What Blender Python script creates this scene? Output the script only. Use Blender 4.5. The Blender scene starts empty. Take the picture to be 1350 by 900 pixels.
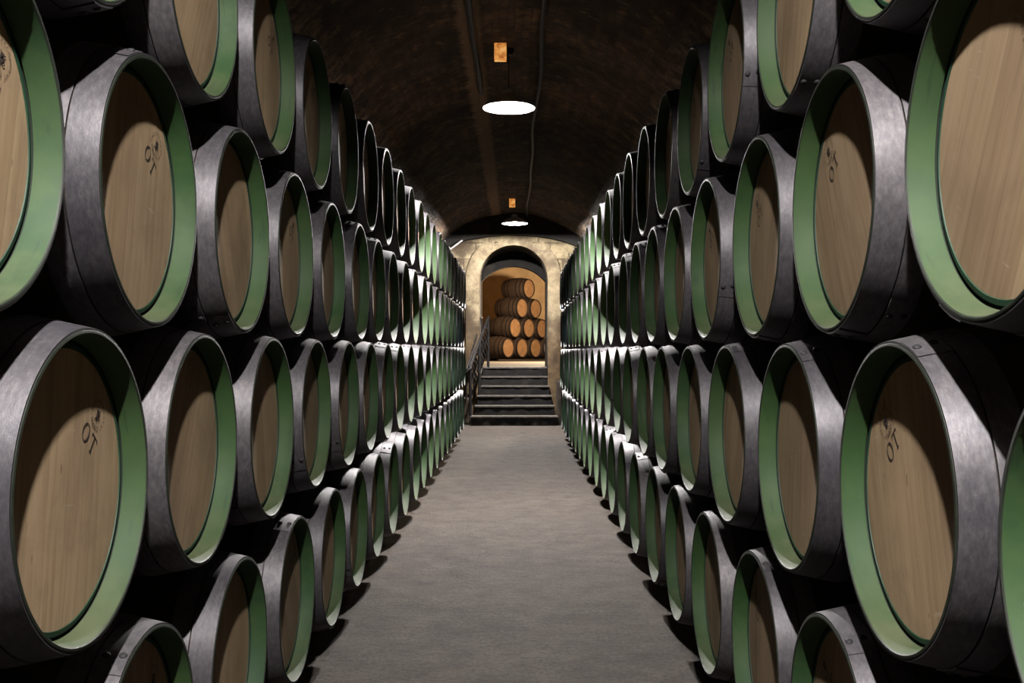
import bpy, bmesh, math, random
from mathutils import Vector, Matrix, noise
random.seed(7)
PI = math.pi
C = bpy.context.scene.collection
H = 1.305                      # camera height above the cellar floor

# ------------------------------------------------------------------ helpers
def obj(name, bm, mats, parent=None, loc=(0, 0, 0), rot=(0, 0, 0), smooth=True, angle=40):
    me = bpy.data.meshes.new(name)
    bm.normal_update()
    bm.to_mesh(me); bm.free()
    for m in (mats if isinstance(mats, (list, tuple)) else [mats]):
        me.materials.append(m)
    if smooth:
        me.polygons.foreach_set('use_smooth', [True] * len(me.polygons))
        me.set_sharp_from_angle(angle=math.radians(angle))
    o = bpy.data.objects.new(name, me); C.objects.link(o)
    o.parent = parent; o.location = loc; o.rotation_euler = rot
    return o

def empty(name, loc=(0, 0, 0), rz=0):
    o = bpy.data.objects.new(name, None); C.objects.link(o)
    o.location = loc; o.rotation_euler = (0, 0, rz); o.empty_display_size = .1
    return o

def tag(o, label, cat, group=None, kind=None):
    o['label'] = label; o['category'] = cat
    if group: o['group'] = group
    if kind: o['kind'] = kind
    return o

def struct(o):
    o['kind'] = 'structure'
    return o

def add_box(bm, x0, x1, y0, y1, z0, z1, mat=0, bevel=0, M=None):
    vs = [bm.verts.new(Vector((x, y, z))) for x in (x0, x1) for y in (y0, y1) for z in (z0, z1)]
    idx = [(0, 1, 3, 2), (4, 6, 7, 5), (0, 4, 5, 1), (2, 3, 7, 6), (0, 2, 6, 4), (1, 5, 7, 3)]
    fs = [bm.faces.new([vs[i] for i in f]) for f in idx]
    for f in fs: f.material_index = mat
    if M is not None:
        for v in vs: v.co = M @ v.co
    if bevel:
        es = list({e for f in fs for e in f.edges})
        bmesh.ops.bevel(bm, geom=es, offset=bevel, segments=2, affect='EDGES', profile=.6)

def lathe(bm, prof, seg=72, mats=None, closed=False, a0=0, a1=2 * PI, rfun=None):
    """revolve (x, r) points about the local X axis"""
    full = abs(a1 - a0 - 2 * PI) < 1e-6
    n = seg if full else seg + 1
    rings = []
    for (x, r) in prof:
        if r < 1e-6:
            rings.append([bm.verts.new((x, 0, 0))]); continue
        ring = []
        for i in range(n):
            a = a0 + (a1 - a0) * i / seg
            rr = r if rfun is None else r * rfun(a, x)
            ring.append(bm.verts.new((x, rr * math.sin(a), rr * math.cos(a))))
        rings.append(ring)
    pairs = list(zip(rings, rings[1:]))
    if closed: pairs.append((rings[-1], rings[0]))
    for k, (A, B) in enumerate(pairs):
        for i in range(n if full else n - 1):
            j = (i + 1) % n
            if len(A) == 1: f = bm.faces.new((A[0], B[j], B[i]))
            elif len(B) == 1: f = bm.faces.new((A[i], A[j], B[0]))
            else: f = bm.faces.new((A[i], A[j], B[j], B[i]))
            if mats: f.material_index = mats[k]
    return rings

def add_tube(bm, pts, r, seg=10, caps=True):
    pts = [Vector(p) for p in pts]
    rings = []
    up = Vector((0, 0, 1))
    for i, p in enumerate(pts):
        d = (pts[min(i + 1, len(pts) - 1)] - pts[max(i - 1, 0)]).normalized()
        u = d.cross(up)
        if u.length < .05: u = d.cross(Vector((1, 0, 0)))
        u.normalize(); w = u.cross(d)
        rings.append([bm.verts.new(p + r * (math.cos(2 * PI * k / seg) * u + math.sin(2 * PI * k / seg) * w)) for k in range(seg)])
    for A, B in zip(rings, rings[1:]):
        for k in range(seg):
            bm.faces.new((A[k], A[(k + 1) % seg], B[(k + 1) % seg], B[k]))
    if caps:
        bm.faces.new(rings[0]); bm.faces.new(rings[-1][::-1])

# ------------------------------------------------------------------ materials
class NT:
    def __init__(s, name):
        s.m = bpy.data.materials.new(name); s.m.use_nodes = True
        s.t = s.m.node_tree; s.b = s.t.nodes['Principled BSDF']
    def n(s, typ, **kw):
        nd = s.t.nodes.new(typ)
        for k, v in kw.items():
            if k in nd.inputs: nd.inputs[k].default_value = v
            else: setattr(nd, k, v)
        return nd
    def l(s, a, b): s.t.links.new(a, b)
    def ramp(s, fac, stops):
        r = s.n('ShaderNodeValToRGB'); s.l(fac, r.inputs[0])
        e = r.color_ramp.elements
        while len(e) < len(stops): e.new(.5)
        for el, (p, c) in zip(e, stops):
            el.position = p; el.color = (*c, 1) if len(c) == 3 else c
        return r.outputs[0]
    def noise(s, vec, scale, detail=5, rough=.55, dist=0):
        nd = s.n('ShaderNodeTexNoise', Scale=scale, Detail=detail, Roughness=rough, Distortion=dist)
        if vec is not None: s.l(vec, nd.inputs['Vector'])
        return nd.outputs['Fac']
    def mix(s, fac, a, b, mode='MIX'):
        nd = s.n('ShaderNodeMix', data_type='RGBA', blend_type=mode)
        for sock, v in ((nd.inputs[0], fac), (nd.inputs[6], a), (nd.inputs[7], b)):
            if hasattr(v, 'links'): s.l(v, sock)
            elif isinstance(v, tuple): sock.default_value = (*v, 1)
            else: sock.default_value = v
        return nd.outputs[2]
    def math(s, op, a, b=0.0, c=0.0):
        nd = s.n('ShaderNodeMath', operation=op)
        for i, v in enumerate((a, b, c)):
            if hasattr(v, 'links'): s.l(v, nd.inputs[i])
            else: nd.inputs[i].default_value = v
        return nd.outputs[0]
    def mapping(s, vec, scale=(1, 1, 1), loc=(0, 0, 0), rot=(0, 0, 0)):
        nd = s.n('ShaderNodeMapping'); s.l(vec, nd.inputs[0])
        for k, v in (('Scale', scale), ('Location', loc), ('Rotation', rot)):
            if hasattr(v, 'links'): s.l(v, nd.inputs[k])
            else: nd.inputs[k].default_value = v
        return nd.outputs[0]
    def bump(s, h, strength=.3, dist=.01):
        nd = s.n('ShaderNodeBump', Strength=strength, Distance=dist)
        s.l(h, nd.inputs['Height']); s.l(nd.outputs[0], s.b.inputs['Normal'])
    def rnd_vec(s):
        """object coordinates shifted by a random amount per object"""
        tc = s.n('ShaderNodeTexCoord').outputs['Object']
        rd = s.n('ShaderNodeObjectInfo').outputs['Random']
        v = s.n('ShaderNodeVectorMath', operation='ADD')
        cb = s.n('ShaderNodeCombineXYZ')
        s.l(s.math('MULTIPLY', rd, 37.0), cb.inputs[0]); s.l(s.math('MULTIPLY', rd, 91.0), cb.inputs[1]); s.l(s.math('MULTIPLY', rd, 53.0), cb.inputs[2])
        s.l(tc, v.inputs[0]); s.l(cb.outputs[0], v.inputs[1])
        return tc, v.outputs[0], rd
    def col(s, c, k=.30):
        s.l(s.mix(1.0, c, (k, k, k), 'MULTIPLY'), s.b.inputs['Base Color'])
        s.b.inputs['Specular IOR Level'].default_value = .22
    def rough(s, c):
        if hasattr(c, 'links'): s.l(c, s.b.inputs['Roughness'])
        else: s.b.inputs['Roughness'].default_value = c

def mat_head():
    s = NT('oak_head'); tc, v, rd = s.rnd_vec()
    # boards run along local Z; each board its own tone
    sep = s.n('ShaderNodeSeparateXYZ'); s.l(tc, sep.inputs[0])
    yy = s.math('ADD', s.math('MULTIPLY', sep.outputs[1], 11.0), s.math('MULTIPLY', rd, 9.0))
    cell = s.math('FLOOR', yy); fr = s.math('FRACT', yy)
    wn = s.n('ShaderNodeTexWhiteNoise', noise_dimensions='2D')
    cb = s.n('ShaderNodeCombineXYZ'); s.l(cell, cb.inputs[0]); s.l(rd, cb.inputs[1]); s.l(cb.outputs[0], wn.inputs['Vector'])
    grain = s.noise(s.mapping(v, (1, 34, 2.2)), 1.6, 6, .6, .4)
    big = s.noise(v, 3.2, 3, .5)
    base = s.ramp(grain, [(.25, (.42, .305, .185)), (.5, (.57, .43, .27)), (.78, (.67, .52, .34))])
    tone = s.ramp(wn.outputs['Value'], [(0, (.80, .76, .72)), (.5, (.97, .95, .93)), (1, (1.06, 1.04, 1.02))])
    c = s.mix(1.0, base, tone, 'MULTIPLY')
    c = s.mix(.8, c, s.ramp(big, [(.3, (.74, .72, .72)), (.7, (1.05, 1.03, 1.0))]), 'MULTIPLY')
    c = s.mix(.85, c, s.ramp(rd, [(0, (.72, .68, .66)), (.4, (.9, .86, .84)), (1, (1.05, 1.0, .96))]), 'MULTIPLY')
    knots = s.noise(s.mapping(v, (1, 26, 11)), 1.4, 2, .5)
    c = s.mix(s.ramp(knots, [(.72, (0, 0, 0)), (.78, (.55, .55, .55))]), c, (.14, .085, .05))
    ed = s.math('ABSOLUTE', s.math('SUBTRACT', fr, .5))
    seam = s.ramp(ed, [(.488, (0, 0, 0)), (.498, (.45, .45, .45))])
    c = s.mix(seam, c, (.13, .085, .05))
    blot = s.noise(v, 5.5, 5, .65, .6)
    c = s.mix(s.ramp(blot, [(.52, (0, 0, 0)), (.70, (.38, .38, .38))]), c, (.24, .16, .095))
    scr = s.noise(s.mapping(v, (1, 9, 60), (0, 0, 0), (.7, 0, 0)), 1.2, 3, .5)
    c = s.mix(s.ramp(scr, [(.70, (0, 0, 0)), (.76, (.35, .35, .35))]), c, (.70, .58, .42))
    s.col(c, .315); s.rough(.72); s.bump(grain, .12, .003)
    return s.m

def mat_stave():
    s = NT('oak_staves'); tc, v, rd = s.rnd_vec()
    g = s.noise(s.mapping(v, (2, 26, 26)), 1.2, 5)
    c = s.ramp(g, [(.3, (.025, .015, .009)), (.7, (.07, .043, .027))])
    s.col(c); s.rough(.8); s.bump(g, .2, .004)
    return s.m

def mat_green():
    s = NT('green_paint'); tc, v, rd = s.rnd_vec()
    n1 = s.noise(v, 9, 6, .65); n2 = s.noise(v, 3.0, 3)
    n3 = s.noise(s.mapping(v, (60, 8, 8)), 1.0, 4, .6)
    a = s.ramp(rd, [(0, (.032, .115, .024)), (.35, (.055, .140, .034)), (.7, (.036, .115, .034)), (1, (.072, .145, .045))])
    c = s.mix(s.ramp(n1, [(.44, (0, 0, 0)), (.62, (.8, .8, .8))]), a, (.078, .165, .045))
    c = s.mix(s.ramp(n2, [(.45, (0, 0, 0)), (.75, (.4, .4, .4))]), c, (.115, .18, .062))
    c = s.mix(s.ramp(n3, [(.60, (0, 0, 0)), (.72, (.6, .6, .6))]), c, (.022, .065, .024))
    c = s.mix(s.ramp(n1, [(.70, (0, 0, 0)), (.76, (.7, .7, .7))]), c, (.17, .15, .085))
    ge = s.n('ShaderNodeNewGeometry'); sz = s.n('ShaderNodeSeparateXYZ'); s.l(ge.outputs['Normal'], sz.inputs[0])
    up_pale = s.math('MULTIPLY', s.ramp(sz.outputs[2], [(.55, (0, 0, 0)), (.95, (.6, .6, .6))]), s.ramp(n1, [(.3, (.3, .3, .3)), (.6, (1, 1, 1))]))
    c = s.mix(up_pale, c, (.25, .25, .15))  # paler beige mixed in on upward-facing surfaces
    s.col(c, .225); s.rough(.68); s.bump(n1, .15, .003)
    return s.m

def mat_green_dark():
    s = NT('dark_green_paint'); tc, v, rd = s.rnd_vec()
    n = s.noise(v, 14, 4)
    s.col(s.ramp(n, [(.3, (.010, .050, .024)), (.7, (.024, .095, .045))])); s.rough(.6)
    return s.m

def mat_hoop():
    s = NT('galvanised_hoop'); tc, v, rd = s.rnd_vec()
    n = s.noise(s.mapping(v, (2.2, 1, 1)), 45, 8, .75); n2 = s.noise(v, 2.5, 3); n3 = s.noise(s.mapping(v, (3, 3, 3)), 60, 3, .5)
    sc = s.noise(s.mapping(v, (45, 3, 3)), 1.5, 5, .65)
    c = s.ramp(n, [(.3, (.11, .108, .124)), (.5, (.18, .174, .188)), (.72, (.29, .276, .284))])
    c = s.mix(.7, c, s.ramp(n2, [(.3, (.70, .68, .72)), (.7, (1.08, 1.02, 1.0))]), 'MULTIPLY')
    c = s.mix(.9, c, s.ramp(rd, [(0, (.62, .6, .62)), (.5, (.9, .88, .9)), (1, (1.15, 1.12, 1.1))]), 'MULTIPLY')
    c = s.mix(s.ramp(sc, [(.66, (0, 0, 0)), (.74, (.5, .5, .5))]), c, (.06, .055, .06))
    s.col(c)
    s.b.inputs['Metallic'].default_value = .4
    s.l(s.ramp(n2, [(.3, (.42, .42, .42)), (.7, (.58, .58, .58))]), s.b.inputs['Roughness'])
    s.bump(n, .25, .002)
    return s.m

def mat_plain(name, col, rough=.6, metal=0.0, var=.25, scale=12, k=.30):
    s = NT(name); tc, v, rd = s.rnd_vec()
    n = s.noise(v, scale, 5, .6)
    lo = tuple(max(0, x * (1 - var)) for x in col); hi = tuple(x * (1 + var) for x in col)
    s.col(s.ramp(n, [(.3, lo), (.7, hi)]), k); s.rough(rough); s.b.inputs['Metallic'].default_value = metal
    s.bump(n, .15, .003)
    return s.m

def mat_floor():
    s = NT('worn_concrete'); v = s.n('ShaderNodeTexCoord').outputs['Object']
    big = s.noise(v, .9, 5, .6); mid = s.noise(v, 5, 8, .7); fine = s.noise(s.mapping(v, (1.3, 1, 1)), 42, 6, .75)
    pit = s.noise(s.mapping(v, (1.0, 1.9, 1)), 13, 9, .8, .6)
    c = s.ramp(mid, [(.3, (.110, .088, .073)), (.5, (.185, .152, .129)), (.72, (.27, .226, .192))])
    c = s.mix(.75, c, s.ramp(big, [(.3, (.72, .68, .66)), (.7, (1.1, 1.07, 1.03))]), 'MULTIPLY')
    c = s.mix(.9, c, s.ramp(fine, [(.32, (.42, .41, .4)), (.58, (1.15, 1.15, 1.15))]), 'MULTIPLY')
    c = s.mix(s.ramp(pit, [(.57, (0, 0, 0)), (.66, (.7, .7, .7))]), c, (.05, .042, .038))
    rust = s.noise(v, 1.7, 6, .6, .5)
    c = s.mix(s.ramp(rust, [(.60, (0, 0, 0)), (.78, (.4, .4, .4))]), c, (.22, .13, .075))
    s.col(c, .265); s.rough(.8)
    h = s.math('ADD', s.math('MULTIPLY', fine, .5), s.math('MULTIPLY', pit, -.9))
    s.bump(h, .9, .02)
    return s.m

def mat_vault():
    s = NT('sooty_brick_vault'); uv = s.n('ShaderNodeTexCoord').outputs['UV']; ob = s.n('ShaderNodeTexCoord').outputs['Object']
    br = s.n('ShaderNodeTexBrick', Scale=1.0)
    br.inputs['Brick Width'].default_value = .26; br.inputs['Row Height'].default_value = .062
    br.inputs['Mortar Size'].default_value = .006; br.inputs['Mortar Smooth'].default_value = .3
    br.inputs['Color1'].default_value = (.15, .090, .055, 1); br.inputs['Color2'].default_value = (.055, .036, .025, 1)
    br.inputs['Mortar'].default_value = (.085, .060, .043, 1)
    wob = s.n('ShaderNodeVectorMath', operation='MULTIPLY_ADD')
    nz = s.n('ShaderNodeTexNoise', Scale=2.5); s.l(uv, nz.inputs['Vector'])
    s.l(nz.outputs['Color'], wob.inputs[0]); wob.inputs[1].default_value = (.05, .05, 0); s.l(uv, wob.inputs[2])
    s.l(wob.outputs[0], br.inputs['Vector'])
    big = s.noise(ob, 1.1, 6, .65); mid = s.noise(ob, 7, 7, .7)
    c = s.mix(.9, br.outputs['Color'], s.ramp(big, [(.38, (.16, .15, .16)), (.58, (.8, .76, .72)), (.75, (1.8, 1.5, 1.2))]), 'MULTIPLY')
    c = s.mix(s.ramp(mid, [(.56, (0, 0, 0)), (.72, (.5, .5, .5))]), c, (.42, .25, .13))
    c = s.mix(s.ramp(mid, [(.36, (.85, .85, .85)), (.50, (0, 0, 0))]), c, (.015, .012, .011))
    # a strip of lime-washed brick left of the crown
    sx = s.n('ShaderNodeSeparateXYZ'); s.l(ob, sx.inputs[0])
    d = s.math('ABSOLUTE', s.math('ADD', s.math('ADD', sx.outputs[0], .36), s.math('MULTIPLY', s.math('SUBTRACT', mid, .5), .12)))
    c = s.mix(s.ramp(d, [(.06, (.5, .5, .5)), (.10, (0, 0, 0))]), c, (.42, .27, .16))
    # paler patches on the flanks below a set height
    zf = s.ramp(s.math('MULTIPLY_ADD', sx.outputs[2], .2857, 0), [(.93, (1, 1, 1)), (.975, (0, 0, 0))])
    fl = s.mix(s.ramp(mid, [(.45, (0, 0, 0)), (.6, (.8, .8, .8))]), c, (.34, .25, .16))
    c = s.mix(zf, c, fl)
    s.col(c, .58); s.rough(.85)
    h = s.math('ADD', s.math('MULTIPLY', br.outputs['Fac'], -.5), s.math('MULTIPLY', mid, 1.6))
    s.bump(h, .8, .03)
    return s.m

def mat_stone(name, c0, c1, c2, dark=(.07, .055, .045), blocks=True, bstr=.7, low=False):
    s = NT(name); ob = s.n('ShaderNodeTexCoord').outputs['Object']
    mid = s.noise(ob, 4.5, 8, .7, .4); fine = s.noise(ob, 30, 6, .7); big = s.noise(ob, 1.6, 4, .6)
    c = s.ramp(mid, [(.32, c0), (.5, c1), (.68, c2)])
    c = s.mix(.8, c, s.ramp(fine, [(.3, (.72, .7, .68)), (.7, (1.1, 1.1, 1.1))]), 'MULTIPLY')
    c = s.mix(s.ramp(big, [(.47, (0, 0, 0)), (.60, (.85, .85, .85))]), c, dark)
    h = s.math('ADD', mid, s.math('MULTIPLY', fine, .3))
    if blocks:
        br = s.n('ShaderNodeTexBrick', Scale=1.0)
        br.inputs['Brick Width'].default_value = .46; br.inputs['Row Height'].default_value = .30
        br.inputs['Mortar Size'].default_value = .012; br.inputs['Mortar Smooth'].default_value = .5
        wob = s.n('ShaderNodeVectorMath', operation='MULTIPLY_ADD')
        nz = s.n('ShaderNodeTexNoise', Scale=3.0); s.l(ob, nz.inputs['Vector'])
        s.l(nz.outputs['Color'], wob.inputs[0]); wob.inputs[1].default_value = (.09, .0, .09)
        s.l(s.mapping(ob, (1, 1, 1), (0, 0, 0), (-PI / 2, 0, 0)), wob.inputs[2])
        s.l(wob.outputs[0], br.inputs['Vector'])
        c = s.mix(s.math('MULTIPLY', br.outputs['Fac'], .55), c, dark)
        h = s.math('ADD', h, s.math('MULTIPLY', br.outputs['Fac'], -.6))
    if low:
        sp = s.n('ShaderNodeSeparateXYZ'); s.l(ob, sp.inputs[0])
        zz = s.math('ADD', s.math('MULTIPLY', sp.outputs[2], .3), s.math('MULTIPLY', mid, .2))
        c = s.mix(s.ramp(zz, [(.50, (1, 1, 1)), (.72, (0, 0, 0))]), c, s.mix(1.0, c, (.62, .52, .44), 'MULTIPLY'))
    s.col(c); s.rough(.88); s.bump(h, bstr, .03)
    return s.m

def mat_emit(name, col, strength):
    s = NT(name); s.b.inputs['Base Color'].default_value = (*col, 1)
    s.b.inputs['Emission Color'].default_value = (*col, 1); s.b.inputs['Emission Strength'].default_value = strength
    return s.m

def mat_patch_glow():
    s = NT('orange_patch_glow'); v = s.n('ShaderNodeTexCoord').outputs['Object']
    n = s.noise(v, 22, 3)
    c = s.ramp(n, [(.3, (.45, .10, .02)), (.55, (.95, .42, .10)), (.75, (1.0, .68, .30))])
    s.col(c); s.l(c, s.b.inputs['Emission Color']); s.b.inputs['Emission Strength'].default_value = .75  # emission imitates orange-lit brick on the vault, no real fitting
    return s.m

M_head, M_stave, M_green, M_gdark, M_hoop = mat_head(), mat_stave(), mat_green(), mat_green_dark(), mat_hoop()
M_teal_dim = mat_plain('falloff_dimmed_teal', (.035, .095, .095), .6, 0, .5, 7)  # teal rim colour with far lamp falloff darkened into it
M_green_dim = mat_plain('falloff_dimmed_green', (.045, .115, .055), .6, 0, .5, 7)  # green rim colour dulled to carry lamp falloff at the far end
M_groove = mat_plain('shadow_groove_wood', (.02, .03, .02), .8)
M_endgrain = mat_plain('worn_rim_edge', (.026, .034, .022), .55, 0, .35, 30)
M_ink = mat_plain('stencil_ink', (.055, .04, .032), .8)
M_rivet = mat_plain('dark_rivet', (.035, .033, .037), .7, 0)
M_bhoop = mat_plain('brown_hoop', (.10, .062, .042), .55, .5)
M_floor, M_vault = mat_floor(), mat_vault()
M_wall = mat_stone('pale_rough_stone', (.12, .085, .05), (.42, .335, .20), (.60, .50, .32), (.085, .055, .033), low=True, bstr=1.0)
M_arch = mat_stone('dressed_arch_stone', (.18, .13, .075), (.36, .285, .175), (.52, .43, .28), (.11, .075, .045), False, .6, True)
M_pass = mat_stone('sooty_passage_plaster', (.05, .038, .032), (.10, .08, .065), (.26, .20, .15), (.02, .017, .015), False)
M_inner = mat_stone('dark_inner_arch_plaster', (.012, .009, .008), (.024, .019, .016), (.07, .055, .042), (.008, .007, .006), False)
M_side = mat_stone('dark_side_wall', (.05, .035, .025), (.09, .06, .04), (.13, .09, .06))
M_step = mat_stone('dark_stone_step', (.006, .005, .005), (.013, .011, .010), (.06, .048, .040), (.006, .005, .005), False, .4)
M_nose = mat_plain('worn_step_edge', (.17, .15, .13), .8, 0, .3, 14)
M_kerb = mat_stone('brown_sandstone', (.05, .033, .022), (.085, .06, .04), (.15, .11, .075), (.035, .024, .018), False)
M_orange = mat_plain('ochre_plaster', (.66, .43, .22), .9, 0, .18, 2.5, k=.42)
M_backfloor = mat_plain('pale_landing_floor', (.36, .32, .27), .85, 0, .15, 4)
M_iron = mat_plain('black_wrought_iron', (.028, .026, .026), .65, .3)
M_enamel = mat_plain('white_enamel', (.15, .15, .148), .35, 0, .03, k=1)
M_enamel_top = mat_plain('dull_enamel', (.30, .31, .33), .5, 0, .15, k=1)
M_cable = mat_plain('black_cable', (.015, .015, .017), .5)
M_conduit = mat_plain('reflection_tinted_conduit', (.045, .055, .085), .5, .2)  # bluish glare reflection put into the base colour
M_bulb = mat_emit('lit_bulb', (1.0, .965, .93), 40000)
M_whiterod = mat_plain('white_painted_rod', (.60, .55, .56), .5)
M_oldwood = mat_plain('old_cask_oak', (.055, .032, .020), .7, 0, .3, 10)
M_oldhead = mat_plain('amber_cask_head', (.38, .20, .085), .7, 0, .25, 9)
M_oldhoop = mat_plain('old_dark_hoop', (.035, .025, .02), .5, .4)
M_mauve = mat_plain('mauve_cask_head', (.30, .26, .30), .7)
M_beam = mat_plain('dark_timber_runner', (.05, .032, .02), .8)

# ------------------------------------------------------------------ the barrel
RB, RH, LEN = .335, .2835, .90        # belly radius, rim radius, length
def rad(x):                            # x from 0 (front rim) to LEN
    t = 2 * x / LEN - 1
    return RB - (RB - RH) * t * t

def build_body():
    bm = bmesh.new()
    N = 20
    prof = [(-.004 if i == 0 else -LEN * i / N, rad(LEN * i / N) - .002) for i in range(N + 1)]
    nst = 26
    def groove(a, x):
        f = (a / (2 * PI) * nst) % 1.0
        return 1 - .006 * max(0, 1 - min(f, 1 - f) * 9)
    lathe(bm, prof, 104, rfun=groove)
    # rear chime and rear head
    lathe(bm, [(-LEN, RH - .002), (-LEN, RH - .012), (-LEN + .035, .262), (-LEN + .035, 0)], 104)
    return bm

def build_chime():
    bm = bmesh.new()
    #  outer edge -> rounded end grain -> green chamfer -> groove -> painted ring round the head
    prof = [(-.006, .2825), (-.001, .2820), (.0, .2800), (.0, .2765), (-.0025, .2745),
            (-.0470, .2655), (-.0480, .2675), (-.0550, .2680), (-.0550, .2620), (-.0480, .2590), (-.0465, .2500), (-.049, .2490)]
    mats = [1, 1, 1, 1, 0, 2, 2, 2, 3, 3, 3]
    lathe(bm, prof, 96, mats)
    return bm

def build_head():
    bm = bmesh.new()
    lathe(bm, [(-.0485, .251), (-.0475, .18), (-.047, 0)], 72)
    return bm

def hoop_bm(x0, x1, th=.0022, rivets=True, ra=0.0):
    bm = bmesh.new()
    k = 4
    out = [(-(x0 + (x1 - x0) * i / k), rad(x0 + (x1 - x0) * i / k) + th) for i in range(k + 1)]
    inn = [(x, r - th * 1.6) for x, r in reversed(out)]
    lathe(bm, out + inn, 96, mats=[0] * (2 * k + 1) + [1], closed=True)
    if rivets:
        # the overlapping tail of the band: one raised leaf with a rounded end, and two rivets
        seg = 12
        lf = [(x, r + .0022) for x, r in out]
        lathe(bm, lf + [(x, r - .004) for x, r in reversed(lf)], seg, closed=True, a0=ra - .02, a1=ra + .27)
        xm = (x0 + x1) / 2
        for j, (dx, da) in enumerate(((-.30 * (x1 - x0), .02), (.22 * (x1 - x0), .0), )):
            a = ra + .13 + da
            r = rad(xm + dx) + .0045
            ctr = Vector((-(xm + dx), r * math.sin(a), r * math.cos(a)))
            nrm = Vector((0, math.sin(a), math.cos(a)))
            Mx = Matrix.Translation(ctr) @ nrm.to_track_quat('Z', 'Y').to_matrix().to_4x4()
            res = bmesh.ops.create_uvsphere(bm, u_segments=10, v_segments=6, radius=.0085, matrix=Mx @ Matrix.Diagonal((1, 1, .55, 1)))
            for v in res['verts']:
                for f in v.link_faces: f.material_index = 1
    return bm

def stroke(bm, pts, w, closed=False):
    """a flat inked line in the local YZ plane of the head"""
    P = [Vector(p) for p in pts]
    n = len(P); L, R = [], []
    for i in range(n):
        a = P[(i - 1) % n] if (closed or i > 0) else P[i]
        b = P[(i + 1) % n] if (closed or i < n - 1) else P[i]
        d = (b - a).normalized(); q = Vector((-d.y, d.x))
        ww = w[i] if isinstance(w, list) else w
        L.append(bm.verts.new((0, *(P[i] + q * ww / 2)))); R.append(bm.verts.new((0, *(P[i] - q * ww / 2))))
    for i in range(n if closed else n - 1):
        j = (i + 1) % n
        bm.faces.new((L[i], R[i], R[j], L[j]))

def build_stamp():
    """O T below a round crest: a small rampant figure, HARO under it and a ring of tiny letters"""
    bm = bmesh.new()
    def tr(pts, ox, oy, rot=0, sc=1):
        c, s = math.cos(rot), math.sin(rot)
        return [(ox + sc * (x * c - y * s), oy + sc * (x * s + y * c)) for x, y in pts]
    # big serif O T
    n = 28
    el = [(.0155 * math.cos(2 * PI * i / n), .021 * math.sin(2 * PI * i / n)) for i in range(n)]
    ws = [.0022 + .0032 * abs(math.cos(2 * PI * i / n)) for i in range(n)]
    stroke(bm, tr(el, -.022, -.052), ws, True)
    stroke(bm, tr([(0, -.021), (0, .021)], .022, -.052), .0048)
    stroke(bm, tr([(-.0155, .020), (.0155, .020)], .022, -.052), .003)
    stroke(bm, tr([(-.0155, .021), (-.0155, .012)], .022, -.052), .0024)
    stroke(bm, tr([(.0155, .021), (.0155, .012)], .022, -.052), .0024)
    stroke(bm, tr([(-.007, -.021), (.007, -.021)], .022, -.052), .0022)
    # crest figure: a dark heraldic blot with limbs
    cy = .012
    body = [(.004 * math.cos(2 * PI * i / 14) + .002 * math.sin(4 * PI * i / 14), cy + .012 * math.sin(2 * PI * i / 14)) for i in range(14)]
    stroke(bm, body, .0055, True)
    for p in ([(0, cy + .010), (.008, cy + .017)], [(-.002, cy + .006), (-.012, cy + .012)], [(.002, cy + .003), (.013, cy + .006)],
              [(-.002, cy - .008), (-.010, cy - .015)], [(.002, cy - .008), (.009, cy - .016)], [(.004, cy - .004), (.014, cy - .004), (.016, cy + .002)]):
        stroke(bm, p, .0028)
    # HARO under the figure
    G = {'H': [[(-1, -1), (-1, 1)], [(1, -1), (1, 1)], [(-1, 0), (1, 0)]],
         'A': [[(-1, -1), (0, 1)], [(0, 1), (1, -1)], [(-.5, -.2), (.5, -.2)]],
         'R': [[(-1, -1), (-1, 1)], [(-1, 1), (.8, .8), (.8, .1), (-1, 0)], [(0, 0), (1, -1)]],
         'O': [[(-1, -.5), (-.5, -1), (.5, -1), (1, -.5), (1, .5), (.5, 1), (-.5, 1), (-1, .5), (-1, -.5)]]}
    for ch, a in zip('HARO', (-.62, -.21, .21, .62)):
        ox, oy = .030 * math.sin(a), cy - .030 * math.cos(a)
        for st in G[ch]:
            stroke(bm, tr([(x * .0036, y * .0048) for x, y in st], ox, oy, a), .0018)
    # ring of tiny unreadable characters over and beside the crest
    for i in range(13):
        a = -2.05 + i * 4.1 / 12
        ox, oy = .034 * math.sin(a), cy + .034 * math.cos(a)
        stroke(bm, tr([(-.0022, -.0034), (-.0022, .0034)], ox, oy, -a), .0013)
        stroke(bm, tr([(.0018, -.0034), (.0018, .0034)] if i % 2 else [(-.0022, .003), (.002, .003)], ox, oy, -a), .0013)
        if i % 3: stroke(bm, tr([(-.0022, 0), (.002, 0)], ox, oy, -a), .0012)
    return bm

proto = {
    'body': obj('staves', build_body(), M_stave),
    'chime': obj('green_rim', build_chime(), [M_green, M_endgrain, M_groove, M_gdark]),
    'head': obj('head', build_head(), M_head),
    'head_hoop': obj('head_hoop', hoop_bm(.002, .060), [M_hoop, M_rivet]),
    'quarter_hoop': obj('quarter_hoop', hoop_bm(.063, .112, .0030), [M_hoop, M_rivet]),
    'bilge_hoop': obj('bilge_hoop', hoop_bm(.235, .275, .0022), [M_bhoop, M_rivet]),
    'stamp': obj('stencil_mark', build_stamp(), M_ink, smooth=False),
}
PM = {k: o.data for k, o in proto.items()}
for nm, mt in (('chime_teal_dim', M_teal_dim), ('chime_green_dim', M_green_dim)):
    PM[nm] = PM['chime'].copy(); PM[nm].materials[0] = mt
for o in proto.values(): bpy.data.objects.remove(o)

def part(name, key, parent, loc=(0, 0, RB), rot=(0, 0, 0)):
    o = bpy.data.objects.new(name, PM[key]); C.objects.link(o)
    o.parent = parent; o.location = loc; o.rotation_euler = rot
    return o

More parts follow.
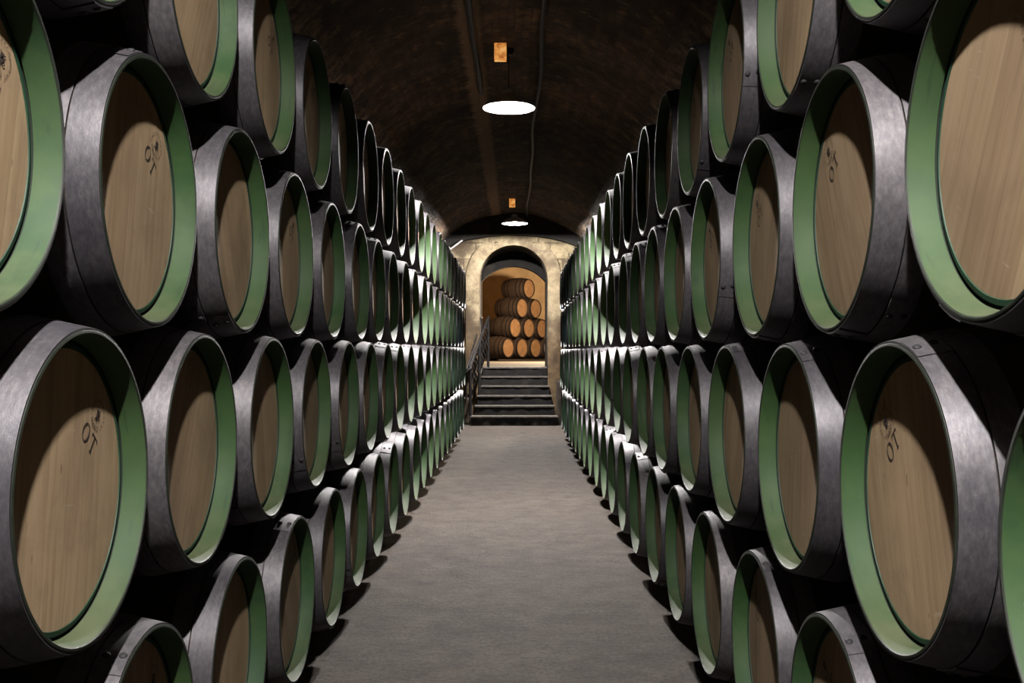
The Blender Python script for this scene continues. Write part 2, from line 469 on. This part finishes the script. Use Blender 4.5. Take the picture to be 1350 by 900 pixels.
ORD = ['', 'first', 'second', 'third', 'fourth', 'fifth', 'sixth', 'seventh', 'eighth', 'ninth', 'tenth', 'eleventh',
       'twelfth', 'thirteenth', 'fourteenth', 'fifteenth', 'sixteenth', 'seventeenth', 'eighteenth', 'nineteenth', 'twentieth']
ROWN = {1: 'top row', 2: 'second row from the top', 3: 'third row from the top', 4: 'bottom row on the floor'}
XL, XR = -.7655, .677
# side, row -> (height of the axis relative to the camera, depth of the first centre, first index)
ROWS = {('left', 1): (.919, 1.805, 0), ('left', 2): (.337, 1.440, 0), ('left', 3): (-.2445, 1.798, 0), ('left', 4): (-.868, 1.415, 0),
        ('right', 1): (.902, 1.845, 0), ('right', 2): (.325, 1.480, 0), ('right', 3): (-.268, 1.134, 0), ('right', 4): (-.866, 1.490, 0)}
SP = .7025
STAMPS = {('left', 1, 1): None, ('left', 3, 1): None, ('left', 2, 2): None, ('right', 3, 2): None, ('right', 2, 0): (-.075, .13, -.75, .9),
          ('left', 3, 0): (.133, .112, -.75, .86), ('right', 3, 1): (.133, .118, -.75, .86), ('left', 2, 1): (.128, .120, -.75, .86),
          ('right', 2, 1): (.135, .126, -.75, .86), ('left', 2, 0): (.15, .12, -.75, .86)}
#   # (side,row,index) -> (dy_far, dz, roll, scale); None = no mark
SIDEX = {'left': XL, 'right': XR}
SKIP = {}
def make_barrel(side, row, i, zc, depth):
    rnd = random.Random(hash((side == 'left', row, i)) & 0xffff)
    s = 1 if side == 'left' else -1           # +local Y points to the far end on the left, to the near end on the right
    x = SIDEX[side] + rnd.uniform(-.006, .006)
    root = empty('wine_barrel', (x, depth, H + zc - RB), 0 if side == 'left' else PI)
    part('staves', 'body', root, rot=(rnd.uniform(-1, 1), 0, 0))
    part('green_rim', ('chime' if depth < 12.2 else 'chime_teal_dim' if row < 3 and depth > 12.9 else 'chime_green_dim'), root, rot=(rnd.uniform(-3, 3), 0, 0))
    part('head', 'head', root, rot=(rnd.uniform(-.6, .6), 0, 0))
    near = -s                                  # sign of the local Y that points to the camera
    ra = near * .34 + rnd.uniform(-.12, .12) if rnd.random() < .62 else rnd.uniform(1.8, 4.4)
    part('head_hoop', 'head_hoop', root, rot=(-ra + .13, 0, 0))
    part('quarter_hoop', 'quarter_hoop', root, rot=(rnd.uniform(1.6, 4.6), 0, 0))
    part('bilge_hoop', 'bilge_hoop', root, rot=(rnd.uniform(1.6, 4.6), 0, 0))
    for nm in ('head_hoop', 'bilge_hoop'):     # the rear pair mirrors the front pair
        o = part(nm, nm, root, loc=(-LEN, 0, RB), rot=(rnd.uniform(1.6, 4.6), 0, PI))
    st = STAMPS.get((side, row, i), 'auto')
    if st == 'auto' and (rnd.random() < .8):
        st = (rnd.uniform(.120, .145), rnd.uniform(.108, .130), rnd.uniform(-.85, -.6), .86)
    if st and st != 'auto':
        dy, dz, roll, sc = st
        y = dy * s
        # the mark is drawn in (Y, Z); mirror back for the left wall so that it reads from the aisle
        o = part('stencil_mark', 'stamp', root, loc=(-.0462, y, RB + dz), rot=(roll * s * (1 if side == 'left' else 1), 0, 0))
        o.scale = (1, sc, sc)
    return root

for (side, row), (zc, d0, i0) in ROWS.items():
    n = 20
    k0 = SKIP.get((side, row), 0)
    idxs = []
    for i in range(k0, 24):
        d = d0 + SP * i
        if d > 15.35: break
        idxs.append((i, d))
    N = len(idxs) - (row == 4)
    for q, (i, d) in enumerate(idxs):
        b = make_barrel(side, row, i, zc, d)
        if row == 4:
            q -= 1
            if q < 0:
                tag(b, f'green-rimmed oak barrel, {side} wall, bottom row on the floor, below the picture edge', 'barrel', f'green-rimmed barrels stacked along the {side} wall')
                continue
        if q == 0: pos = 'nearest the viewer'
        elif q < N // 2: pos = f'{ORD[q + 1]} from the viewer'
        elif q == N - 1: pos = 'nearest the stairs'
        else: pos = f'{ORD[N - q]} from the stairs'
        hue = 'green' if d < 12.9 or row > 2 else 'dimmed-teal'
        tag(b, f'{hue}-rimmed oak barrel, {side} wall, {ROWN[row]}, {pos}', 'barrel', f'green-rimmed barrels stacked along the {side} wall')

# ------------------------------------------------------------------ the cellar shell
def grid_bm(nu, nv, f, uvf=None):
    bm = bmesh.new(); uv = bm.loops.layers.uv.new('UVMap') if uvf else None
    g = [[bm.verts.new(f(i / nu, j / nv)) for j in range(nv + 1)] for i in range(nu + 1)]
    for i in range(nu):
        for j in range(nv):
            fc = bm.faces.new((g[i][j], g[i + 1][j], g[i + 1][j + 1], g[i][j + 1]))
            if uv:
                for lp, (a, b) in zip(fc.loops, ((i, j), (i + 1, j), (i + 1, j + 1), (i, j + 1))):
                    lp[uv].uv = uvf(a / nu, b / nv)
    return bm

Y0, Y1 = -3.0, 18.6
HW, SPRING, RISE, CX = 1.88, .55, 1.97, -.05
def vault(u, v):
    a = PI * u
    x = CX - HW * math.cos(a); z = H + SPRING + RISE * math.sin(a)
    y = Y0 + (Y1 + .3 - Y0) * v
    p = Vector((x, y, z))
    d = .030 * noise.noise(p * 1.3) + .014 * noise.noise(p * 5)
    side = max(0, 1 - math.sin(a) * 1.02)
    nrm = Vector((math.cos(a), 0, -math.sin(a)))
    return p + nrm * (d + side * .10 * noise.noise(p * 3.1))
per = PI * (3 * (HW + RISE) - math.sqrt((3 * HW + RISE) * (HW + 3 * RISE))) / 2
o = obj('ceiling', grid_bm(96, 260, vault, lambda u, v: (v * 20.5, u * per)), M_vault, angle=180)
md = o.modifiers.new('thick', 'SOLIDIFY'); md.thickness = .25; md.offset = 1
struct(o)

fl = grid_bm(60, 200, lambda u, v: Vector((-2.5 + 5 * u, Y0 - .1 + (Y1 + .5 - Y0) * v, .004 * noise.noise(Vector((u * 12, v * 50, 0))))))
o = obj('floor', fl, M_floor, angle=180)
md = o.modifiers.new('thick', 'SOLIDIFY'); md.thickness = .2; md.offset = -1
struct(o)

for nm, x0, x1 in (('wall_left', -2.25, -1.915), ('wall_right', 1.815, 2.15)):
    bm = bmesh.new(); add_box(bm, x0, x1, Y0, Y1 + .1, -.1, H + SPRING + .06)
    struct(obj(nm, bm, M_side, smooth=False))
bm = bmesh.new(); add_box(bm, -2.6, 2.6, Y0 - .3, Y0, -.1, 3.4)
struct(obj('wall_rear', bm, M_side, smooth=False))

for side, xs in (('left', (XL - .24, XL - .66)), ('right', (XR + .24, XR + .66))):
    for k, x in enumerate(xs):
        bm = bmesh.new(); add_box(bm, -.05, .05, 0, 14.6, 0, .100, bevel=.008)
        o = obj('timber_runner', bm, M_beam, None, (x, .95, 0))
        tag(o, f'long dark timber runner under the {side} barrels, {"nearer the aisle" if k == 0 else "farther from the aisle"}', 'beam', 'timber runners under the barrels')

# low transverse arch where the vault meets the end wall
bm = bmesh.new(); A, B = [], []
for k in range(49):
    a = PI * k / 48
    A.append((CX - 1.86 * math.cos(a), H + .55 + 1.575 * abs(math.sin(a)) ** .55)); B.append((CX - 1.97 * math.cos(a), H + .55 + 2.1 * math.sin(a)))
rr = []
for P, y in ((A, 18.61), (A, 18.36), (B, 18.34)):
    rr.append([bm.verts.new((x, y + .02 * noise.noise(Vector((x * 3, y, z * 3))), z + .012 * noise.noise(Vector((x * 4, y * 3, 1))))) for x, z in P])
for P, Q in zip(rr, rr[1:]):
    for i in range(48): bm.faces.new((P[i], P[i + 1], Q[i + 1], Q[i]))
bmesh.ops.recalc_face_normals(bm, faces=bm.faces)
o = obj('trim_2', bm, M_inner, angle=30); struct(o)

# end wall with its arched opening, then the lower inner arch one metre behind
def arch_poly(cx, hw, z0, spring, rise, n=28):
    pts = [(cx - hw, z0)] + [(cx - hw, z0 + (spring - z0) * k / 8) for k in range(1, 8)]
    if rise >= hw - 1e-6:
        arc = [(cx - hw * math.cos(PI * k / n), spring + rise * math.sin(PI * k / n)) for k in range(n + 1)]
    else:
        R = (hw * hw + rise * rise) / (2 * rise); t = math.asin(hw / R)
        arc = [(cx + R * math.sin(-t + 2 * t * k / n), spring + rise - R + R * math.cos(-t + 2 * t * k / n)) for k in range(n + 1)]
    pts += arc
    pts += [(cx + hw, z0 + (spring - z0) * k / 8) for k in range(7, 0, -1)] + [(cx + hw, z0)]
    return pts

def arch_wall(cx, hw, z0, spring, rise, X0, X1, ZT, y0, y1, rough=.0, rings=14):
    """a wall from X0..X1 up to ZT pierced by an arch; front face at y0, back face at y1"""
    bm = bmesh.new()
    P = arch_poly(cx, hw, z0, spring, rise)
    O = []
    ccx, ccz = cx, spring
    for (x, z) in P:
        dx, dz = x - ccx, z - ccz
        if z <= spring + 1e-6:
            O.append((X0 if dx < 0 else X1, z))
        else:
            ts = []
            if dx < -1e-9: ts.append((X0 - ccx) / dx)
            if dx > 1e-9: ts.append((X1 - ccx) / dx)
            if dz > 1e-9: ts.append((ZT - ccz) / dz)
            t = min(ts); O.append((ccx + dx * t, ccz + dz * t))
    # snap the outline to the two upper corners
    for cxr in (X0, X1):
        k = min(range(len(O)), key=lambda i: (O[i][0] - cxr) ** 2 + (O[i][1] - ZT) ** 2); O[k] = (cxr, ZT)
    def row(t, y, amp):
        r = []
        for (px, pz), (qx, qz) in zip(P, O):
            x, z = px + (qx - px) * t, pz + (qz - pz) * t
            q = Vector((x, 0, z)); a = amp * (1 if t > .04 else .3)
            r.append(bm.verts.new((x, y + a * (noise.noise(q * 4) + .5 * noise.noise(q * 11)), z)))
        return r
    front = [row((k / rings) ** 1.5, y0, rough) for k in range(rings + 1)]
    back = [row(k / 2, y1, 0) for k in range(3)]
    def bridge(A, B):
        for i in range(len(A) - 1): bm.faces.new((A[i], B[i], B[i + 1], A[i + 1]))
    for A, B in zip(front, front[1:]): bridge(A, B)
    for A, B in zip(back, back[1:]): bridge(B, A)
    # intrados in steps, gently uneven
    prev = front[0]; n = 8
    for k in range(1, n):
        y = y0 + (y1 - y0) * k / n; cur = []
        for (x, z) in P:
            q = Vector((x, y, z)); cur.append(bm.verts.new((x + rough * .5 * noise.noise(q * 5), y, z + (rough * .5 * noise.noise(q * 5 + Vector((9, 0, 0))) if z > z0 + .01 else 0))))
        bridge(cur, prev); prev = cur
    bridge(back[0], prev)
    bridge(front[-1], back[-1])
    bmesh.ops.recalc_face_normals(bm, faces=bm.faces)
    return bm
AX = -.038
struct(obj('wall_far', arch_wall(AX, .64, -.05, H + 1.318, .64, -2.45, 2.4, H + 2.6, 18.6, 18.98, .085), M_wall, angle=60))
# dressed stone band round the arch
def band(cx, hw, w, z0, spring, y0, y1):
    bm = bmesh.new()
    A = arch_poly(cx, hw, z0, spring, hw); B = arch_poly(cx, hw + w, z0, spring, hw + w)
    rings = []
    for pts, y in ((A, y1), (A, y0 + .006), ([((a[0] * .96 + b[0] * .04), (a[1] * .96 + b[1] * .04)) for a, b in zip(A, B)], y0), ([((a[0] * .06 + b[0] * .94), (a[1] * .06 + b[1] * .94)) for a, b in zip(A, B)], y0), (B, y0 + .008), (B, y1)):
        rings.append([bm.verts.new((x, y + .008 * noise.noise(Vector((x * 6, y, z * 6))), z)) for x, z in pts])
    for P, Q in zip(rings, rings[1:]):
        for i in range(len(P) - 1): bm.faces.new((P[i], P[i + 1], Q[i + 1], Q[i]))
    bmesh.ops.recalc_face_normals(bm, faces=bm.faces)
    return bm
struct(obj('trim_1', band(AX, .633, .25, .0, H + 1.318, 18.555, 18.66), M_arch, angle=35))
LZ = H - .308                        # landing height
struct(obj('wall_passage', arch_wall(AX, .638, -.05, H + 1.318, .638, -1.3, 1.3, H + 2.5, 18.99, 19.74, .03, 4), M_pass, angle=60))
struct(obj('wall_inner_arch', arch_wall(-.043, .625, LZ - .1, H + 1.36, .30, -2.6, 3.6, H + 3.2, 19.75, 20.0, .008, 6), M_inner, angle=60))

# ------------------------------------------------------------------ stairs
stairs = empty('stone_staircase', (0, 17.5, 0))
tag(stairs, 'six dark worn stone steps rising from the aisle floor into the arch', 'stairs')
RISER = LZ / 6
SW = [(-.785, .735), (-.725, .69), (-.69, .65), (-.665, .615), (-.64, .592), (-.625, .585)]
for k, (x0, x1) in enumerate(SW):
    bm = bmesh.new()
    yb = 19.3 if k == 5 else .30 * (k + 1) + 17.5 + .02
    top = RISER * (k + 1)
    y0 = .30 * k
    add_box(bm, x0, x1, y0, yb - 17.5, RISER * k + (0.001 if k else -.02), top - .022, 0)
    bmesh.ops.subdivide_edges(bm, edges=[e for e in bm.edges if abs((e.verts[0].co - e.verts[1].co).x) > .5], cuts=30)
    for v in bm.verts:
        if abs(v.co.y - y0) < 1e-4: v.co.y += .012 * noise.noise(Vector((v.co.x * 5, k * 3.1, v.co.z * 9)))
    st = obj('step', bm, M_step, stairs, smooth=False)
    bm = bmesh.new()
    add_box(bm, x0 - .004, x1 + .004, y0 - .018, yb - 17.5, top - .022, top, 0)
    bmesh.ops.subdivide_edges(bm, edges=[e for e in bm.edges if abs((e.verts[0].co - e.verts[1].co).x) > .5], cuts=40)
    for v in bm.verts:
        if v.co.y < y0:
            v.co.y += .014 * noise.noise(Vector((v.co.x * 7, k * 2.7, 0)))
            v.co.z -= .006 * abs(noise.noise(Vector((v.co.x * 9, k * 5.7, 4))))
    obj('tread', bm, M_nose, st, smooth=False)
bm = bmesh.new(); add_box(bm, -2.6, 3.7, 19.3, 34.4, LZ - .25, LZ - .001)
struct(obj('floor_back', bm, M_backfloor, smooth=False))
# low sandstone pier at the right of the stairs
def rough_block(x0, x1, y0, y1, z0, z1, amp=.012, cuts=5, bev=.02):
    bm = bmesh.new(); add_box(bm, x0, x1, y0, y1, z0, z1, bevel=bev)
    bmesh.ops.subdivide_edges(bm, edges=bm.edges[:], cuts=cuts, use_grid_fill=True)
    for v in bm.verts:
        q = v.co * 6
        v.co += Vector((noise.noise(q), noise.noise(q + Vector((7, 0, 0))), noise.noise(q + Vector((0, 7, 0))) * (v.co.z > z0 + .05))) * amp
    return bm
pier = obj('stone_pier', rough_block(.75, .90, 17.75, 18.5, 0, H - .55), M_kerb)
tag(pier, 'low brown sandstone pier beside the right end of the steps', 'pier')
kerb = obj('stone_kerb', rough_block(-.95, -.80, 17.75, 18.5, 0, H - .85), M_kerb)
tag(kerb, 'low brown stone kerb under the iron railing, left of the steps', 'kerb')

# ------------------------------------------------------------------ wrought-iron railing
rail = empty('iron_railing', (-.76, 17.55, 0))
tag(rail, 'black wrought-iron stair railing climbing the left side of the steps', 'railing')
ox, oy = -.76, 17.55
def rp(x, y, z): return (x - ox, y - oy, z)
def lerp(a, b, t): return tuple(a[i] + (b[i] - a[i]) * t for i in range(3))
A0, A1 = (-.80, 17.55, 1.02), (-.52, 19.15, LZ + .95)
def rail_tube(name, pts, r, parent=rail):
    bm = bmesh.new(); add_tube(bm, [rp(*p) for p in pts], r, 8); return obj(name, bm, M_iron, parent)
curl = [(A0[0] - .03 + .06 * math.cos(t) * (1 - t / 9), A0[1] - .05 + .09 * math.sin(-t) * (1 - t / 9) * .4, A0[2] - .075 + .075 * math.cos(t) * (1 - t / 9)) for t in [k * .45 for k in range(12)]]
rail_tube('handrail', [A1] + [lerp(A1, A0, k / 6) for k in range(1, 7)] + curl[1:], .027)
rail_tube('lower_rail', [(A1[0], A1[1], A1[2] - .60), (A0[0], A0[1] + .1, A0[2] - .55)], .013)
for t in (0.02, .5, .99):
    p = lerp(A0, A1, t); zb = RISER * (1 + min(5, max(0, int((p[1] - 17.5) / .3))))
    rail_tube('post', [(p[0], p[1], zb - .0), (p[0], p[1], p[2])], .026)
for k in range(1, 12):
    if k == 6: continue
    t = k / 12; p = lerp(A0, A1, t)
    zt, zb2 = p[2], p[2] - .59
    pts = [(p[0] + .02 * math.sin(j / 10 * 4 * PI), p[1] + .03 * math.cos(j / 10 * 4 * PI) - .03, zb2 + (zt - zb2) * j / 10) for j in range(11)]
    rail_tube('baluster', pts, .012)
rail2 = empty('iron_wall_rail', (-.68, 18.0, 0))
tag(rail2, 'second thin black iron handrail fixed against the left arch jamb', 'railing')
ox, oy = -.68, 18.0
rail_tube('handrail', [(-.87, 17.80, .98), (-.76, 18.3, 1.36), (-.655, 18.9, LZ + .92), (-.64, 19.15, LZ + .94)], .018, rail2)
rail_tube('post', [(-.87, 17.80, H - .86), (-.87, 17.80, .99)], .016, rail2)
rail_tube('post', [(-.642, 19.12, LZ), (-.642, 19.12, LZ + .93)], .016, rail2)

# ------------------------------------------------------------------ lamps
def lathe_z(bm, prof, seg=48, mats=None):
    rings = []
    for r, z in prof:
        rings.append([bm.verts.new((r * math.cos(2 * PI * i / seg), r * math.sin(2 * PI * i / seg), z)) for i in range(seg)] if r > 1e-6 else [bm.verts.new((0, 0, z))])
    for k, (A, B) in enumerate(zip(rings, rings[1:])):
        for i in range(seg):
            j = (i + 1) % seg
            if len(A) == 1: f = bm.faces.new((A[0], B[i], B[j]))
            elif len(B) == 1: f = bm.faces.new((A[i], B[0], A[j]))
            else: f = bm.faces.new((A[i], B[i], B[j], A[j]))
            if mats: f.material_index = mats[k]
    bmesh.ops.recalc_face_normals(bm, faces=bm.faces)

LAMP_W = 70
def make_lamp(x, y, h, label, power, seat=.052):
    zc = H + h
    crown = H + SPRING + RISE * math.sqrt(max(0, 1 - ((x - CX) / HW) ** 2))
    t = empty('pendant_lamp', (x, y, zc)); tag(t, label, 'lamp', 'enamel lamps hanging along the aisle')
    bm = bmesh.new()
    lathe_z(bm, [(.217, .0), (.220, .003), (.212, .016), (.185, .052), (.130, .084), (.075, .104), (.055, .115), (.050, .145), (.022, .158), (0, .158)])
    lathe_z(bm, [(.216, .001), (.181, .049), (.127, .080), (.072, .099), (.0, .104)], mats=[1, 1, 1, 1])
    obj('lamp_shade', bm, [M_enamel_top, M_enamel], t)
    bm = bmesh.new(); lathe_z(bm, [(.020, .104), (.020, seat + .040), (.0, seat + .040)])
    obj('socket', bm, M_enamel, t)
    bm = bmesh.new(); lathe_z(bm, [(0, seat + .006), (.024, seat + .0075), (.036, seat + .012), (.040, seat + .019), (.034, seat + .025), (.019, seat + .028), (.016, seat + .044)], 24)
    obj('bulb', bm, M_bulb, t)
    bm = bmesh.new(); add_tube(bm, [(0, 0, .15), (0, 0, crown - zc + .02)], .004, 8)
    obj('cord', bm, M_cable, t)
    bm = bmesh.new(); lathe_z(bm, [(.0, crown - zc - .05), (.03, crown - zc - .05), (.045, crown - zc - .02), (.045, crown - zc + .04)], 24)
    obj('ceiling_rose', bm, M_cable, t)
    return t
make_lamp(-.04, .0, 2.16, 'white enamel pendant lamp hanging nearest the viewer, above the frame', LAMP_W)
make_lamp(-.057, 8.40, 2.027, 'large bright white enamel pendant lamp, higher of the two in the photo', LAMP_W)
make_lamp(-.018, 17.0, 2.149, 'small distant bright pendant lamp hanging just in front of the stone arch', LAMP_W, -.004)

PATCH_GLOW = mat_patch_glow()
for x, y, lab in ((-.125, 8.22, 'small square added glow for an orange-lit patch of vault above the nearer bright lamp'),
                  (-.057, 16.6, 'tiny added glow for an orange-lit patch of vault above the farther bright lamp')):
    t = empty('added_glow_box', (x, y, H + 2.44)); tag(t, lab, 'glow', 'added orange glows on the vault')  # glowing box added in place of an orange-lit patch of vault
    bm = bmesh.new(); add_box(bm, -.050, .050, -.03, .05, -.065, .07, bevel=.004); obj('glow_face', bm, PATCH_GLOW, t)
    bm = bmesh.new(); add_box(bm, -.06, .06, .05, .065, -.075, .07, bevel=.003); obj('back_plate', bm, M_cable, t)

def conduit(x, y0, y1, r, label, wob=.01):
    z = lambda xx: H + SPRING + RISE * math.sqrt(max(0, 1 - ((xx - CX) / HW) ** 2)) - .035
    pts = []
    n = 60
    for k in range(n + 1):
        y = y0 + (y1 - y0) * k / n
        xx = x + wob * noise.noise(Vector((y * .5, x * 10, 0)))
        pts.append((xx - x, y - y0, z(xx) - z(x) - .004 + .008 * noise.noise(Vector((y * .9, 3, x)))))
    bm = bmesh.new(); add_tube(bm, pts, r, 8)
    o = obj('ceiling_conduit', bm, M_conduit, None, (x, y0, z(x)))
    return tag(o, label, 'conduit')
conduit(.205, -1, 18.3, .017, 'long thin dark conduit running along the vault right of the lamps', .05)
conduit(-.33, -1, 9.6, .024, 'conduit coloured with a bluish reflection on the vault left of the nearer lamp', .02)

bm = bmesh.new(); add_tube(bm, [(0, 0, 0), (.235, .03, .175)], .014, 8)
tag(obj('white_rod', bm, M_whiterod, None, (-1.20, 18.20, H + 1.83)), 'short slanting white rod at the top left corner of the arch wall', 'rod')

# ------------------------------------------------------------------ back room with its pyramid of casks
bm = bmesh.new(); add_box(bm, -2.6, 3.6, 33.5, 33.8, LZ - .1, H + 3.2); struct(obj('wall_back', bm, M_orange, smooth=False))
bm = bmesh.new(); add_box(bm, -2.75, -2.5, 20.0, 33.8, LZ - .1, H + 3.2); struct(obj('wall_back_left', bm, M_orange, smooth=False))
bm = bmesh.new(); add_box(bm, 3.5, 3.75, 20.0, 33.8, LZ - .1, H + 3.2); struct(obj('wall_back_right', bm, M_orange, smooth=False))
def cv(u, v):
    x = -2.6 + 6.2 * u; return Vector((x, 19.8 + 14.0 * v, H + 2.30 + .55 * math.sin(PI * u)))
o = obj('ceiling_back', grid_bm(24, 4, cv), M_orange); md = o.modifiers.new('t', 'SOLIDIFY'); md.thickness = .15; md.offset = 1; struct(o)

RBO, RHO, LO = .348, .285, .88
def cask_meshes():
    def r_(x): t = 2 * x / LO - 1; return RBO - (RBO - RHO) * t * t
    bm = bmesh.new(); N = 16
    lathe(bm, [(-LO * i / N, r_(LO * i / N)) for i in range(N + 1)], 60)
    lathe(bm, [(0, RHO), (0, RHO - .016), (-.03, RHO - .022)], 60)
    lathe(bm, [(-LO, RHO), (-LO, RHO - .012), (-LO + .03, RHO - .02), (-LO + .03, 0)], 60)
    b = obj('staves', bm, M_oldwood)
    bm = bmesh.new(); lathe(bm, [(-.03, RHO - .02), (-.028, .15), (-.027, 0)], 60)
    h = obj('head', bm, M_oldhead)
    hs = []
    for x0, x1 in ((.005, .05), (.13, .165), (.27, .305), (.575, .61), (.715, .75), (.83, .875)):
        bm = bmesh.new(); out = [(-x0, r_(x0) + .003), (-x1, r_(x1) + .003)]
        lathe(bm, out + [(x, r - .006) for x, r in reversed(out)], 60, closed=True); hs.append(obj('hoop', bm, M_oldhoop))
    ms = [('staves', b.data), ('head', h.data)] + [('hoop', q.data) for q in hs]
    for q in [b, h] + hs: bpy.data.objects.remove(q)
    return ms
CM = cask_meshes()
ang = math.atan2(-.60, .80)            # heading of the cask heads
tdir = Vector((.60, .80, 0)); S2 = .70
NAMES = {(0, 0): 'front left cask of the bottom row', (0, 1): 'second cask of the bottom row', (0, 2): 'third cask of the bottom row', (0, 3): 'mauve-headed cask at the right end of the bottom row',
         (1, 0): 'front left cask of the second row up', (1, 1): 'middle cask of the second row up', (1, 2): 'right cask of the second row up',
         (2, 0): 'left cask of the third row up', (2, 1): 'right cask of the third row up', (3, 0): 'single cask crowning the pile'}
for r in range(4):
    for c in range(4 - r):
        p = Vector((-.205, 30.0, 0)) + tdir * (S2 * (c + r * .5))
        zb = LZ + .05 + r * .606
        t = empty('old_cask', (p.x, p.y, zb), ang)
        tag(t, f'brown amber-headed {NAMES[(r, c)]} beyond the arch' if (r, c) != (0, 3) else 'brown mauve-headed cask at the right end of the pile beyond the arch', 'barrel', 'old casks piled in the room beyond the arch')
        for nm, me in CM:
            o = bpy.data.objects.new(nm, me); C.objects.link(o); o.parent = t; o.location = (0, 0, RBO)
            if nm == 'head' and (r, c) == (0, 3):
                o.data = me.copy(); o.data.materials.clear(); o.data.materials.append(M_mauve); o['label'] = 'mauve grey head'
for k, off in enumerate((-.12, -.72)):
    p = Vector((-.205, 30.0, 0)) + Vector((.8, -.6, 0)) * off - tdir * .35
    bm = bmesh.new(); add_box(bm, 0, 2.9, -.04, .04, 0, .058, bevel=.006)
    o = obj('timber_runner', bm, M_beam, None, (p.x, p.y, LZ), (0, 0, math.atan2(.8, .6)))
    tag(o, 'dark timber runner under the %s of the bottom casks beyond the arch' % ('front ends' if k == 0 else 'rear ends'), 'beam')

# warm lamp of the back room, hanging out of sight above the arch
t = empty('back_room_lamp', (1.35, 27.0, H + 1.95)); tag(t, 'warm pendant lamp of the back room, hidden above the arch', 'lamp')
bm = bmesh.new(); lathe_z(bm, [(.15, 0), (.152, .004), (.06, .06), (.02, .10), (0, .10)]); lathe_z(bm, [(.148, .001), (.055, .055), (0, .06)], mats=[1, 1]); obj('lamp_shade', bm, [M_enamel_top, M_enamel], t)
bm = bmesh.new(); lathe_z(bm, [(0, -.04), (.02, -.032), (.026, -.015), (.015, .02), (.012, .05)], 20); obj('bulb', bm, mat_emit('warm_bulb', (1.0, .7, .4), 20), t)
bm = bmesh.new(); add_tube(bm, [(0, 0, .09), (0, 0, .86)], .004, 6); obj('cord', bm, M_cable, t)
ld = bpy.data.lights.new('warm_light', 'POINT'); ld.energy = 2300; ld.color = (1.0, .80, .56); ld.shadow_soft_size = .14
lo = bpy.data.objects.new('warm_light', ld); C.objects.link(lo); lo.parent = t; lo.location = (0, 0, -.19)

# ------------------------------------------------------------------ world, camera, view
w = bpy.data.worlds.new('World'); bpy.context.scene.world = w; w.use_nodes = True
w.node_tree.nodes['Background'].inputs[0].default_value = (0, 0, 0, 1)
cd = bpy.data.cameras.new('camera'); cam = bpy.data.objects.new('camera', cd); C.objects.link(cam)
F, VX, VY = 1325.0, 679.8, 462.3
cd.sensor_width = 36; cd.sensor_fit = 'HORIZONTAL'; cd.lens = F / 1350 * 36
cd.shift_x = (675 - VX) / 1350; cd.shift_y = (VY - 450) / 1350
cam.location = (0, 0, H); cam.rotation_euler = (PI / 2, 0, 0); cd.clip_start = .05; cd.clip_end = 200
S = bpy.context.scene; S.camera = cam
S.view_settings.view_transform = 'Standard'; S.view_settings.look = 'None'; S.view_settings.gamma = 1
S.view_settings.use_curve_mapping = False; S.view_settings.exposure = 0.0
S.cycles.max_bounces = 8; S.cycles.diffuse_bounces = 1; S.cycles.sample_clamp_indirect = 4
S.cycles.use_denoising = True
